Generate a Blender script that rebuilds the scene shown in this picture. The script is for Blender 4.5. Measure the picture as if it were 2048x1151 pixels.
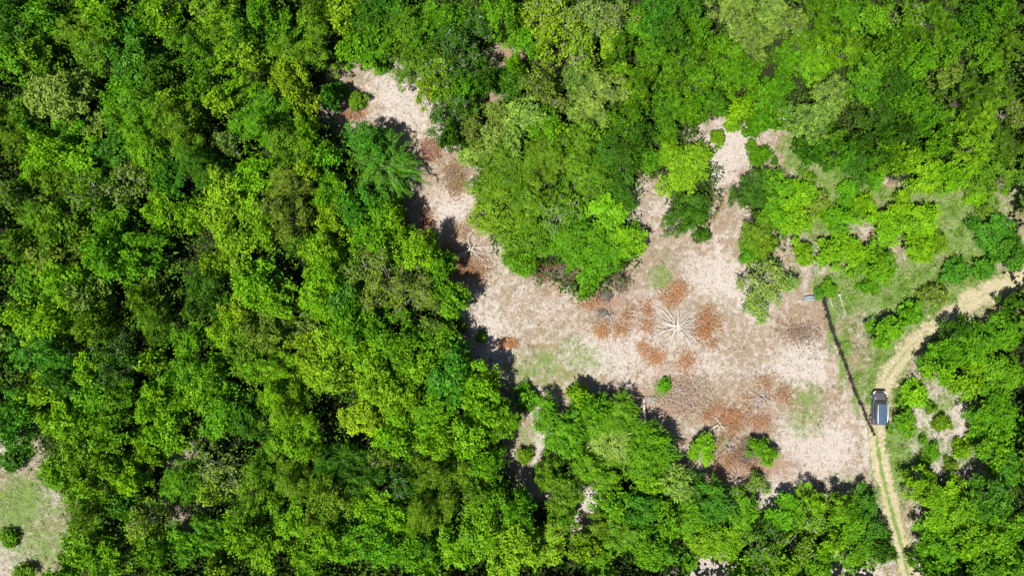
import bpy, math
import numpy as np
from math import radians, pi, sin, cos

# ------------------------------------------------------------------ camera, sky, sun, exposure
S = bpy.context.scene
C = S.collection
for o in list(bpy.data.objects): bpy.data.objects.remove(o)
CAMH = 86.0; GW = 128.0                      # camera height, metres of ground across the picture
cam = bpy.data.cameras.new('camera'); cam.sensor_width = 36; cam.lens = 36*CAMH/GW
cam.clip_end = 3000; cam.clip_start = 0.5
co = bpy.data.objects.new('camera', cam); C.objects.link(co); co.location = (0, 0, CAMH); S.camera = co
SX, SY = 0.38, 0.34                          # metres a shadow runs right / up per metre of height
sd = np.array([-SX, -SY, 1.0]); sd /= np.linalg.norm(sd)
ELEV = math.asin(sd[2]); ROT = math.atan2(sd[0], sd[1])
W = bpy.data.worlds.new('World'); S.world = W; W.use_nodes = True
nt = W.node_tree; bg = nt.nodes['Background']
sk = nt.nodes.new('ShaderNodeTexSky'); sk.sky_type = 'NISHITA'; sk.sun_disc = False
sk.sun_elevation = ELEV; sk.sun_rotation = ROT % (2*pi)
nt.links.new(sk.outputs[0], bg.inputs[0]); bg.inputs[1].default_value = 0.05
sl = bpy.data.lights.new('sun', 'SUN'); sl.energy = 5.0; sl.angle = radians(0.5); sl.color = (1, .965, .9)
so = bpy.data.objects.new('sun', sl); C.objects.link(so)
import mathutils
so.rotation_euler = mathutils.Vector(tuple(sd)).to_track_quat('Z', 'Y').to_euler(); so.location = (-40, -36, 120)
S.view_settings.view_transform = 'Standard'; S.view_settings.look = 'None'
S.view_settings.exposure = 0.72; S.view_settings.gamma = 1
S.render.engine = 'CYCLES'

# ------------------------------------------------------------------ helpers
def PX(px, py, z=0.0):
    k = (CAMH - z)/CAMH*GW/2048.0
    return (px-1024)*k, (575.5-py)*k
def hgt(x, y):
    return 0.35*np.sin(x*0.05+1)*np.cos(y*0.06) + 0.12*np.sin(x*0.21+y*0.13) + 0.06*np.sin(x*0.5-y*0.43)
def tag(o, label=None, cat=None, group=None, kind=None):
    if label: o['label'] = label
    if cat: o['category'] = cat
    if group: o['group'] = group
    if kind: o['kind'] = kind
    return o
def link(name, me, parent=None, loc=None):
    o = bpy.data.objects.new(name, me); C.objects.link(o)
    if parent: o.parent = parent
    if loc is not None: o.location = loc
    return o
def quads(name, V, F, mat=None, tint=None, smooth=False):
    V = np.asarray(V, dtype=np.float32).reshape(-1, 3); F = np.asarray(F, dtype=np.int32); n = F.shape[1]
    me = bpy.data.meshes.new(name)
    me.vertices.add(len(V)); me.vertices.foreach_set('co', V.ravel())
    me.loops.add(F.size); me.loops.foreach_set('vertex_index', F.ravel())
    me.polygons.add(len(F)); me.polygons.foreach_set('loop_start', np.arange(len(F), dtype=np.int32)*n)
    if smooth: me.polygons.foreach_set('use_smooth', np.ones(len(F), dtype=bool))
    me.update(calc_edges=True); me.validate()
    if tint is not None:
        a = me.attributes.new('tint', 'FLOAT', 'POINT'); a.data.foreach_set('value', np.asarray(tint, dtype=np.float32))
    if mat: me.materials.append(mat)
    return me
def nrm(a): return a/np.maximum(np.linalg.norm(a, axis=-1, keepdims=True), 1e-6)
def leaves(p, n, L, Wd, rs, axis=None, fold=0.12):
    """rhombic leaves: p base (N,3), n normal (N,3)"""
    N = len(p); r = rs.normal(size=(N, 3)) if axis is None else axis
    s = nrm(np.cross(n, r)); a = nrm(np.cross(s, n))
    L = (L*rs.uniform(.7, 1.3, N))[:, None]; Wd = (Wd*rs.uniform(.75, 1.25, N))[:, None]
    V = np.stack([p, p+a*L*.5+s*Wd*.5, p+a*L-n*fold*L, p+a*L*.5-s*Wd*.5], 1).reshape(-1, 3)
    return V, np.arange(N*4).reshape(-1, 4)
def tube(pts, rad, k=5):
    pts = np.asarray(pts, float); rad = np.asarray(rad, float); n = len(pts)
    t = nrm(np.gradient(pts, axis=0)); ref = np.tile([0.31, 0.2, 0.93], (n, 1))
    bad = np.abs((t*nrm(ref)).sum(1)) > .9; ref[bad] = [1, .1, 0]
    u = nrm(np.cross(t, ref)); v = np.cross(t, u)
    an = np.arange(k)*2*pi/k
    V = pts[:, None]+rad[:, None, None]*(u[:, None]*np.cos(an)[None, :, None]+v[:, None]*np.sin(an)[None, :, None])
    F = [[i*k+j, i*k+(j+1) % k, (i+1)*k+(j+1) % k, (i+1)*k+j] for i in range(n-1) for j in range(k)]
    return V.reshape(-1, 3), np.array(F)
def cat(parts):
    Vs, Fs, o = [], [], 0
    for V, F in parts:
        Vs.append(V); Fs.append(np.asarray(F)+o); o += len(V)
    return np.concatenate(Vs), np.concatenate(Fs)

# ------------------------------------------------------------------ materials
def mat(name):
    m = bpy.data.materials.new(name); m.use_nodes = True
    return m, m.node_tree, m.node_tree.nodes['Principled BSDF']
def node(t, ty, **kw):
    n = t.nodes.new(ty)
    for k, v in kw.items(): setattr(n, k, v)
    return n
def ramp(t, src, stops):
    r = t.nodes.new('ShaderNodeValToRGB'); e = r.color_ramp.elements
    while len(e) < len(stops): e.new(0.5)
    for q, (p, c) in zip(e, stops): q.position = p; q.color = (*c, 1) if len(c) == 3 else c
    t.links.new(src, r.inputs[0]); return r.outputs[0]
def mix(t, f, a, b, mode='MIX'):
    n = t.nodes.new('ShaderNodeMix'); n.data_type = 'RGBA'; n.blend_type = mode
    for i, v in ((0, f), (6, a), (7, b)):
        if hasattr(v, 'links'): t.links.new(v, n.inputs[i])
        else: n.inputs[i].default_value = v if i == 0 else (*v, 1)
    return n.outputs[2]
def mth(t, op, a, b=0.0, clamp=False):
    n = t.nodes.new('ShaderNodeMath'); n.operation = op; n.use_clamp = clamp
    for i, v in ((0, a), (1, b)):
        if hasattr(v, 'links'): t.links.new(v, n.inputs[i])
        else: n.inputs[i].default_value = v
    return n.outputs[0]
def noise(t, vec, sc, det=4, rough=.6, dist=0):
    n = t.nodes.new('ShaderNodeTexNoise'); n.inputs['Scale'].default_value = sc; n.inputs['Detail'].default_value = det
    n.inputs['Roughness'].default_value = rough; n.inputs['Distortion'].default_value = dist
    t.links.new(vec, n.inputs['Vector']); return n.outputs[0]
def leafmat(name, sat_rand=1.0, transl=0.17, col=None):
    m, t, b = mat(name); out = t.nodes['Material Output']
    at = node(t, 'ShaderNodeAttribute', attribute_name='tint').outputs['Fac']
    base = node(t, 'ShaderNodeObjectInfo').outputs['Color'] if col is None else None
    yel = mix(t, 1.0, base if base else col, (1.28, 1.22, .8), 'MULTIPLY')
    drk = mix(t, 1.0, base if base else col, (.52, .60, .7), 'MULTIPLY')
    n = t.nodes.new('ShaderNodeMix'); n.data_type = 'RGBA'
    t.links.new(at, n.inputs[0]); t.links.new(drk, n.inputs[6]); t.links.new(yel, n.inputs[7]); c = n.outputs[2]
    t.links.new(c, b.inputs['Base Color']); b.inputs['Roughness'].default_value = .5
    b.inputs['Specular IOR Level'].default_value = .1
    tr = node(t, 'ShaderNodeBsdfTranslucent'); t.links.new(mix(t, 1.0, c, (1.15, 1.2, .5), 'MULTIPLY'), tr.inputs[0])
    ms = node(t, 'ShaderNodeMixShader'); ms.inputs[0].default_value = transl
    t.links.new(b.outputs[0], ms.inputs[1]); t.links.new(tr.outputs[0], ms.inputs[2]); t.links.new(ms.outputs[0], out.inputs[0])
    return m
def barkmat(name, c1, c2, sc=6):
    m, t, b = mat(name); g = node(t, 'ShaderNodeNewGeometry').outputs['Position']
    n = noise(t, g, sc, 5)
    t.links.new(ramp(t, n, [(.3, c1), (.7, c2)]), b.inputs['Base Color']); b.inputs['Roughness'].default_value = .9
    bp = node(t, 'ShaderNodeBump'); bp.inputs['Strength'].default_value = .5; t.links.new(n, bp.inputs['Height']); t.links.new(bp.outputs[0], b.inputs['Normal'])
    return m
M_LEAF = leafmat('leaf'); M_DEAD = leafmat('dead_leaf', transl=.15)
M_BARK = barkmat('bark', (.09, .07, .055), (.22, .19, .16))
M_PALE = barkmat('pale_bark', (.42, .37, .31), (.68, .63, .56))
M_GREYB = barkmat('grey_bark', (.2, .18, .16), (.42, .39, .36))

def ground_mat(name, road=False):
    m, t, b = mat(name)
    g = node(t, 'ShaderNodeNewGeometry').outputs['Position']
    at = node(t, 'ShaderNodeAttribute', attribute_name='cover')
    sp = node(t, 'ShaderNodeSeparateColor'); t.links.new(at.outputs['Color'], sp.inputs[0])
    op, gr, li = sp.outputs[0], sp.outputs[1], sp.outputs[2]; pa = at.outputs['Alpha']
    n1 = noise(t, g, 3.6, 8, .8, .3); n2 = noise(t, g, .35, 5, .6, .5); n3 = noise(t, g, 1.3, 8, .78, .25); n4 = noise(t, g, 4.2, 6, .85, .6); n5 = noise(t, g, 2.1, 7, .85, .3)
    dry = ramp(t, n1, [(.26, (.15, .12, .085)), (.40, (.28, .23, .185)), (.52, (.36, .295, .25)), (.72, (.45, .385, .34))])
    if road: dry = ramp(t, n1, [(.28, (.30, .26, .17)), (.46, (.49, .44, .31)), (.66, (.60, .56, .45))])
    warm = mix(t, ramp(t, n2, [(.42, (0, 0, 0)), (.62, (1, 1, 1))]), dry, mix(t, 1.0, dry, (1.0, .89, .81), 'MULTIPLY'))
    grn = ramp(t, n4, [(.32, (.025, .065, .006)), (.5, (.10, .20, .022)), (.62, (.2, .30, .06)), (.75, (.40, .40, .25))])
    olive = mix(t, ramp(t, n3, [(.44, (0, 0, 0)), (.62, (1, 1, 1))]), warm, ramp(t, n4, [(.3, (.12, .11, .05)), (.7, (.33, .31, .17))]))
    c = mix(t, .5, warm, olive)
    if road: c = dry
    def thresh(ch, ns, lo=.12):                      # channel + noise -> ragged patch mask
        s = mth(t, 'ADD', ch, mth(t, 'MULTIPLY', mth(t, 'SUBTRACT', ns, .5), 2.6))
        return ramp(t, s, [(.40, (0, 0, 0)), (.78, (.9, .9, .9))])
    pale = ramp(t, n1, [(.28, (.29, .25, .22)), (.46, (.41, .36, .325)), (.64, (.50, .455, .42))])
    c = mix(t, ramp(t, mth(t, 'ADD', n5, mth(t, 'MULTIPLY', n4, .35)), [(.52, (1, 1, 1)), (.64, (0, 0, 0))]), mix(t, 1.0, c, (.70, .66, .56), 'MULTIPLY'), c)
    c = mix(t, thresh(pa, n3), c, pale)
    lit = ramp(t, n4, [(.3, (.10, .055, .035)), (.48, (.27, .16, .11)), (.7, (.42, .30, .24))])
    c = mix(t, thresh(li, n1), c, lit)
    c = mix(t, thresh(gr, mth(t, 'ADD', mth(t, 'MULTIPLY', n5, .6), mth(t, 'MULTIPLY', noise(t, g, .7, 5, .7, 1.0), .4))), c, grn)
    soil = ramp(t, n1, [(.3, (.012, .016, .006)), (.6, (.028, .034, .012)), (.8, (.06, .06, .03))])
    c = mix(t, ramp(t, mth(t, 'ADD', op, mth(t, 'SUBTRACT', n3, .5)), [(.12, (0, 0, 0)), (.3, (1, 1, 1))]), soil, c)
    t.links.new(c, b.inputs['Base Color']); b.inputs['Roughness'].default_value = .95; b.inputs['Specular IOR Level'].default_value = .15
    bp = node(t, 'ShaderNodeBump'); bp.inputs['Strength'].default_value = .9; bp.inputs['Distance'].default_value = .12
    t.links.new(mth(t, 'ADD', n1, mth(t, 'MULTIPLY', n4, .6)), bp.inputs['Height']); t.links.new(bp.outputs[0], b.inputs['Normal'])
    return m
M_GROUND = ground_mat('ground'); M_ROAD = ground_mat('dirt', True)
def paint(name, col, rough, metal=0, coat=0, spec=.5):
    m, t, b = mat(name); g = node(t, 'ShaderNodeNewGeometry').outputs['Position']; n = noise(t, g, 4, 6)
    t.links.new(mix(t, mth(t, 'MULTIPLY', n, .25), col, (.35, .31, .25)), b.inputs['Base Color'])
    t.links.new(mth(t, 'ADD', mth(t, 'MULTIPLY', n, .2), rough), b.inputs['Roughness'])
    b.inputs['Metallic'].default_value = metal; b.inputs['Coat Weight'].default_value = coat; b.inputs['Specular IOR Level'].default_value = spec
    return m

# ------------------------------------------------------------------ ground
MAIN = [(640,215),(680,130),(770,110),(830,150),(870,215),(905,285),(945,330),(960,420),(985,500),(1060,560),(1170,600),(1250,570),(1290,480),(1265,425),(1285,355),(1330,365),(1330,440),(1400,470),(1430,440),(1445,350),(1395,300),(1395,250),(1460,235),(1570,265),(1600,330),(1500,340),(1460,380),(1490,440),(1480,520),(1500,560),(1600,530),(1650,590),(1740,850),(1745,985),(1600,985),(1540,1015),(1430,1005),(1380,950),(1330,890),(1290,840),(1170,800),(1100,820),(1100,880),(1070,950),(1095,1005),(1050,985),(1010,900),(1030,800),(985,745),(935,690),(925,600),(870,520),(800,400),(830,330),(790,280),(690,270)]
VERGE = [(1500,250),(1640,300),(1700,350),(1800,380),(1900,380),(2090,370),(2090,600),(1900,660),(1850,720),(1912,790),(1975,865),(1990,945),(1835,955),(1840,1190),(1770,1190),(1735,985),(1735,850),(1645,590),(1560,540),(1560,400)]
FIELD = [(-60,885),(60,880),(100,950),(145,1010),(150,1070),(115,1200),(-60,1200)]
GAPS = [[(1140,975),(1195,970),(1195,1065),(1150,1065)], [(1360,1105),(1465,1105),(1470,1165),(1360,1165)], [(340,1010),(410,1010),(410,1045),(340,1045)], [(325,900),(385,885),(385,935),(325,940)], [(985,95),(1060,95),(1060,140),(985,140)], [(960,185),(1005,185),(1005,215),(960,215)], [(1660,1100),(1790,1105),(1790,1160),(1660,1160)], [(1110,95),(1150,95),(1150,135),(1110,135)]]
def inpoly(X, Y, poly):
    r = np.zeros(X.shape, bool); n = len(poly)
    for i in range(n):
        x1, y1 = poly[i]; x2, y2 = poly[(i+1) % n]
        c = ((y1 > Y) != (y2 > Y)) & (X < (x2-x1)*(Y-y1)/((y2-y1) if y2 != y1 else 1e-9)+x1)
        r ^= c
    return r
def segd(X, Y, line):
    d = np.full(X.shape, 1e9)
    for (x1, y1), (x2, y2) in zip(line[:-1], line[1:]):
        vx, vy = x2-x1, y2-y1; t = np.clip(((X-x1)*vx+(Y-y1)*vy)/(vx*vx+vy*vy), 0, 1)
        d = np.minimum(d, np.hypot(X-x1-t*vx, Y-y1-t*vy))
    return d
ROADL = [(2110,520),(2040,560),(1967,590),(1898,633),(1842,674),(1808,708),(1784,736),(1766,770),(1756,820),(1752,870),(1760,930),(1772,980),(1786,1030),(1800,1080),(1812,1130),(1822,1200)]
# blobs: channel (g green, l litter, p pale, x more green verge), x, y, rx, ry, strength
BLOBS = [('g',1330,540,26,40,.35),('g',1440,620,60,60,.2),('g',1560,760,60,60,.2),('g',1150,640,50,40,.15),('g',1480,500,40,40,.2),('g',1030,740,60,40,.35),('g',1100,700,70,50,.3),('g',1190,720,50,40,.35),('g',1320,775,20,22,.85),('g',1020,520,22,20,.8),('g',1100,760,60,30,.3),('g',1620,800,45,50,.45),('g',1600,860,50,30,.3),('g',1690,960,60,30,.35),('g',1320,560,40,20,.4),('g',960,550,40,25,.35),('g',1660,660,10,50,.9),('g',1685,720,10,60,.9),('g',1712,790,12,50,.8),('g',1650,570,30,20,.8),('g',1700,600,30,30,.6),
 ('g',1850,600,90,55,.8),('g',1780,720,35,35,.7),('g',1790,860,18,60,.95),('g',1800,930,18,50,.9),('g',1765,950,8,60,.9),('g',1740,770,14,30,.7),('g',1930,500,70,60,.55),('g',1900,430,60,40,.6),('g',1650,420,50,60,.6),('g',1750,560,80,40,.5),('g',1600,520,30,30,.4),('g',1820,780,25,20,.5),('g',60,980,70,50,.5),('g',100,1080,60,60,.5),('g',20,1050,40,60,.35),('g',1280,810,30,15,.5),('g',1440,880,40,50,.35),('g',1380,960,20,30,.7),('g',850,180,25,15,.5),('g',780,160,30,15,.3),('g',1060,870,25,40,.5),('g',1040,520,20,20,.5),('g',1950,420,60,30,.5),
 ('l',860,300,22,22,.8),('l',850,430,14,40,.8),('l',865,470,10,25,.9),('l',930,500,55,45,.55),('l',905,350,20,30,.7),('l',1120,545,55,18,.75),('l',1215,630,40,40,.6),('l',1015,685,22,12,.9),('l',1350,655,78,72,.45),('l',1365,790,55,50,.55),('l',1320,810,50,25,.4),('l',1530,800,45,50,.6),('l',1450,840,35,30,.7),('l',1520,850,20,20,.8),('l',1470,960,70,40,.5),('l',1430,920,50,40,.45),('l',1600,640,60,30,.3),('g',1585,300,30,50,.75),('g',1650,350,50,35,.55),('g',1720,375,50,30,.5),('g',1800,390,50,25,.5),('g',1620,450,40,60,.35),('g',1850,885,30,30,.35),('g',1930,900,35,25,.4),('g',1880,820,20,20,.4),('g',1975,440,50,60,.35),('g',1900,800,20,20,.4),('p',1900,860,50,50,.5),('l',1580,680,40,30,.35),('l',700,225,30,20,.6),('l',790,260,15,20,.7),('l',760,215,15,8,.7),('l',1560,930,50,25,.5),('l',1250,790,50,20,.6),('l',1020,115,40,22,.9),('l',980,200,25,16,.8),('l',1155,240,12,10,.8),('l',1640,880,60,30,.35),('l',1040,700,20,10,.4),('l',1450,390,20,20,.5),('l',1200,600,60,14,.5),('l',1560,560,30,30,.4),
 ('p',1450,300,45,45,.8),('p',1250,700,120,50,.4),('p',1450,560,80,40,.45),('p',800,200,50,60,.5),('p',910,410,30,50,.45),('p',980,650,40,60,.45),('p',1590,730,60,40,.5),('p',1660,900,60,60,.45),('p',1560,990,40,25,.7),('p',1380,980,20,20,.7),('p',1590,880,25,25,.7),('p',1850,860,45,60,.8),('p',1900,920,60,18,.9),('p',1870,820,30,25,.8),('p',1800,640,40,30,.4),('p',1990,430,40,40,.4),('p',1640,340,40,30,.3),('p',1940,480,25,35,.6),('p',1735,880,6,45,1),('p',1838,1000,10,80,.8),('p',1840,1120,20,40,.8),('p',20,900,40,20,.8),('p',100,1000,20,20,.6),('p',30,1100,50,50,.4),('p',1170,1010,25,50,.7),('p',1410,1140,60,20,.7),('p',1370,980,30,20,.7),('p',1080,900,12,60,.7),('p',1960,585,60,12,.5),('p',1700,1135,60,20,.7)]
PATHS = [[(820,240),(870,270),(900,340),(915,420),(905,500)], [(1640,750),(1500,738),(1380,740),(1280,755),(1180,790)], [(1500,450),(1430,480),(1440,560),(1520,650)]]
def cover(X, Y):
    """X, Y in photo pixels at ground level -> open, green, litter, pale"""
    R = np.random.RandomState(5)
    op = np.zeros(X.shape)
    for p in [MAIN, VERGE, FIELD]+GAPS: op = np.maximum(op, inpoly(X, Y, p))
    g = .1+.08*np.sin(X*.021+Y*.017)*np.cos(Y*.028-X*.009); l = .0+.1*np.sin(X*.014+2)*np.cos(Y*.023+1); p = .48+.12*np.sin(X*.03)*np.sin(Y*.033)
    v = inpoly(X, Y, VERGE); g = g+np.where(v & (X > 1650), .22, 0); f = inpoly(X, Y, FIELD); g = g+np.where(f, .14, 0); l = l-np.where(v | f, .25, 0)
    for ch, x, y, rx, ry, s in BLOBS:
        w = s*np.exp(-(((X-x)/rx)**2+((Y-y)/ry)**2)*.9)
        if ch == 'g': g = g+w
        elif ch == 'l': l = l+w
        else: p = p+w
    for q in PATHS:
        w = np.exp(-(segd(X, Y, q)/9.)**2); p = p+.12*w; g = g-.3*w
    return op, np.clip(g, 0, 1), np.clip(l, 0, 1), np.clip(p, 0, 1)
def blur(a, k=2):
    for _ in range(k):
        b = np.pad(a, 1, mode='edge'); a = (b[:-2, 1:-1]+b[2:, 1:-1]+b[1:-1, :-2]+b[1:-1, 2:]+2*a)/6
    return a
xs = np.concatenate([[-1500, -500, -200, -120, -90], np.arange(-72, 72.1, .4), [90, 120, 200, 500, 1500]])
ys = np.concatenate([[-1500, -500, -200, -100, -65], np.arange(-44, 44.1, .4), [65, 100, 200, 500, 1500]])
GX, GY = np.meshgrid(xs, ys)
V = np.stack([GX, GY, hgt(GX, GY)], -1).reshape(-1, 3)
ny, nx = GX.shape; I = np.arange(ny*nx).reshape(ny, nx)
F = np.stack([I[:-1, :-1], I[:-1, 1:], I[1:, 1:], I[1:, :-1]], -1).reshape(-1, 4)
gm = quads('ground', V, F, M_GROUND, smooth=True)
gpx, gpy = GX/GW*2048+1024, 575.5-GY/GW*2048
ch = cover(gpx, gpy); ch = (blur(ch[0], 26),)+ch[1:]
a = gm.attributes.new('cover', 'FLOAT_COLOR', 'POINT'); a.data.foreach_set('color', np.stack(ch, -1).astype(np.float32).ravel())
tag(link('ground', gm), kind='structure')

# dirt road: a ribbon of its own with ragged edges and a grassy middle
def resample(line, step):
    p = np.array(line, float); d = np.r_[0, np.cumsum(np.hypot(*np.diff(p, axis=0).T))]; s = np.arange(0, d[-1], step)
    q = np.stack([np.interp(s, d, p[:, 0]), np.interp(s, d, p[:, 1])], 1)
    k = np.ones(9)/9
    for c in (0, 1): q[4:-4, c] = np.convolve(q[:, c], k, 'valid')
    return q
rr = np.random.RandomState(3)
rl = np.array([PX(*p) for p in resample(ROADL, 4)])
tn = nrm(np.gradient(rl, axis=0)); nn = np.stack([-tn[:, 1], tn[:, 0]], 1); n = len(rl)
tt = np.linspace(0, 1, n); base_w = np.interp(tt, [0, .18, .4, .55, .62, .75, 1], [2.0, 1.7, 1.3, 1.6, 1.15, 1.0, .95])
def rag(seed, amp):
    r = np.random.RandomState(seed); a = r.normal(size=n)*amp; a += np.convolve(r.normal(size=n+10), np.ones(11)/3.3, 'valid')*amp*.8; return a
wl = base_w+rag(1, .17); wr = base_w+rag(2, .17); m_ = 25
U = np.linspace(-1, 1, m_)
off = np.where(U[None] < 0, U[None]*wl[:, None], U[None]*wr[:, None])
RXY = rl[:, None]+nn[:, None]*off[..., None]
RV = np.concatenate([RXY, (hgt(RXY[..., 0], RXY[..., 1])+.035-.03*np.abs(U[None])**6)[..., None]], -1).reshape(-1, 3)
I = np.arange(n*m_).reshape(n, m_); RF = np.stack([I[:-1, :-1], I[1:, :-1], I[1:, 1:], I[:-1, 1:]], -1).reshape(-1, 4)[:, ::-1]
rm = quads('dirt_road', RV, RF, M_ROAD, smooth=True)
mid = np.exp(-(off/.36)**2)*np.interp(tt, [0, .3, .45, .6, .66, .9, 1], [.2, .45, .5, .4, .85, .7, .6])[:, None]
edge = np.clip((np.abs(U[None])-.6)/.4, 0, 1)*.75+np.zeros_like(off)
cov = np.stack([np.ones_like(off), np.clip(mid+edge, 0, 1)+.08, np.zeros_like(off), np.full_like(off, .25)], -1)
a = rm.attributes.new('cover', 'FLOAT_COLOR', 'POINT'); a.data.foreach_set('color', cov.astype(np.float32).ravel())
tag(link('dirt_road', rm), kind='structure')

# ------------------------------------------------------------------ crowns and trunks (prototypes)
KIND = {  # leaf length, width, clusters per m2, leaves per cluster, lump radius (share of R), flatness, cluster spread
 'b': (.28, .18, 8.5, 9, (.14, .33), .80, .14),
 'f': (.30, .095, 11, 9, (.13, .30), .85, .12),
 'd': (.25, .14, 11, 8, (.13, .30), .80, .12),
 's': (.27, .17, 6.5, 6, (.12, .26), .75, .18),
 'n': (.60, .12, 6.5, 8, (.22, .36), .6, .17)}
def crown(R, H, kind, seed):
    rs = np.random.RandomState(seed); L, Wd, dens, nl, lr, flat, spread = KIND[kind]
    ph = rs.uniform(0, 6.3, 4)
    def out(th): return 1+.20*np.sin(2*th+ph[0])+.17*np.sin(3*th+ph[1])+.11*np.sin(5*th+ph[2])
    lumps = []; tries = 0
    target = int({'b': 34, 'f': 38, 'd': 38, 's': 34, 'n': 22}[kind]*(.55+.45*R/3.6))
    while len(lumps) < target and tries < 900:
        tries += 1
        th = rs.uniform(0, 2*pi); d = math.sqrt(rs.uniform(0, 1)); r = rs.uniform(*lr)*max(R, 1.2)
        rad = d*(R-r*.75)*out(th); z = H-R*flat*(.25+d*d*.95)-r*.3+rs.normal()*(.34 if kind in 'fds' else .26)*R*flat
        c = np.array([rad*cos(th), rad*sin(th), z])
        if any(np.hypot(*(c-q)[:2]) < .62*min(r, qr) and abs(c[2]-q[2]) < .6*r for q, qr in lumps): continue
        lumps.append((c, r))
    fx = 1.17*R/np.mean(sorted([math.hypot(c[0], c[1])+r for c, r in lumps])[-7:]); lumps = [(c*np.array([fx, fx, 1]), r) for c, r in lumps]
    P, N, A, T = [], [], [], []
    for c, r in lumps:
        nc = max(10, int(dens*r*r*2*pi*.8)); dr = nrm(rs.normal(size=(nc*2, 3)))
        dr = dr[dr[:, 2] > -.35][:nc]; nc = len(dr)
        p = c+dr*r*np.array([1, 1, .5 if kind in 'fd' else .66])*rs.uniform(.6, 1.2, (nc, 1))
        tl = np.repeat(rs.normal(size=(nc, 3))*.42, nl, 0)
        lt = rs.normal()*.12
        ct = np.clip(.45+lt+rs.normal(size=nc)*.2, 0, 1)
        pp = np.repeat(p, nl, 0)+rs.normal(size=(nc*nl, 3))*spread*np.array([1, 1, .5]); dd = np.repeat(dr, nl, 0)
        if kind == 'f':
            nrmv = nrm(dd*.35+np.array([0, 0, .6])+dd*.3+tl*1.15+rs.normal(size=dd.shape)*.28); ax = None
            th = np.repeat(rs.uniform(0, 6.3, nc), nl)+rs.normal(size=nc*nl)*.5
            ax = np.stack([np.cos(th), np.sin(th), rs.normal(size=nc*nl)*.2], 1)
        elif kind == 'n':
            ax = nrm(dd*np.array([1, 1, .2])+np.array([.35, -.5, -.25])+rs.normal(size=dd.shape)*.28); nrmv = nrm(np.array([0, 0, .8])+dd*.4+tl*.8+rs.normal(size=dd.shape)*.3)
        else:
            nrmv = nrm(dd*.5+np.array([0, 0, .6])+tl+rs.normal(size=dd.shape)*.36); ax = dd*.6+rs.normal(size=dd.shape)*.8
        P.append(pp); N.append(nrmv); A.append(ax); T.append(np.clip(np.repeat(ct, nl)+rs.normal(size=nc*nl)*.24, 0, 1))
    P, N, A, T = map(np.concatenate, (P, N, A, T))
    V, F = leaves(P, N, L, Wd, rs, A)
    cm = quads('crown', V, F, M_LEAF, np.repeat(T, 4))
    # trunk, limbs to the lumps, and twigs
    tr = max(.07, .045*R); fork = max(.25*H, H-R*flat*1.6-.5)
    parts = [tube([(0, 0, -.3), (.03*R, .02*R, fork*.5), (0, .04*R, fork)], [tr*1.25, tr, tr*.8], 7)]
    for c, r in lumps:
        mdl = np.array([c[0]*.45, c[1]*.45, fork+(c[2]-fork)*.62])+rs.normal(size=3)*.12
        parts.append(tube([(0, .04*R, fork-.1), mdl, c], [tr*.42, tr*.28, tr*.12], 4))
        if kind in 'sf' or rs.rand() < .3:
            for _ in range(5 if kind == 's' else 2):
                dr = nrm(rs.normal(size=3)+np.array([0, 0, .5])); parts.append(tube([c, c+dr*r*.6+rs.normal(size=3)*.05, c+dr*r*1.12], [.03, .022, .008], 3) if kind != 's' else tube([c, c+dr*r*.6, c+dr*r*1.2], [.05, .035, .012], 3))
    V, F = cat(parts); tm = quads('trunk', V, F, M_GREYB if kind == 's' else M_BARK, smooth=True)
    return cm, tm
SIZES = [1.1, 1.8, 2.6, 3.6]; HS = [1.9, 3.8, 5.8, 7.4]
PROTO = {}
for ki, (k, nv) in enumerate((('b', 4), ('f', 3), ('d', 3), ('s', 3), ('n', 2))):
    for si, (r, h) in enumerate(zip(SIZES, HS)):
        PROTO[k, si] = [crown(r, h, k, 100*ki+10*si+v) for v in range(nv)]
TONE = {'L': (.142, .312, .006), 'Y': (.185, .325, .010), 'G': (.095, .250, .006), 'E': (.062, .200, .012), 'D': (.046, .135, .006),
        'P': (.175, .285, .045), 'O': (.130, .210, .020), 'M': (.110, .225, .008)}
TW = {'L': 'lime', 'Y': 'yellowish', 'G': 'green', 'E': 'emerald', 'D': 'dark', 'P': 'sage', 'O': 'olive', 'M': 'mossy'}
KW = {'b': 'leafy', 'f': 'feathery', 'd': 'fine-leaved', 's': 'sparse twiggy', 'n': 'drooping-leaved'}
KN = {'b': 'broadleaf_tree', 'f': 'feathery_tree', 'd': 'dense_tree', 's': 'sparse_tree', 'n': 'drooping_tree'}
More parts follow.
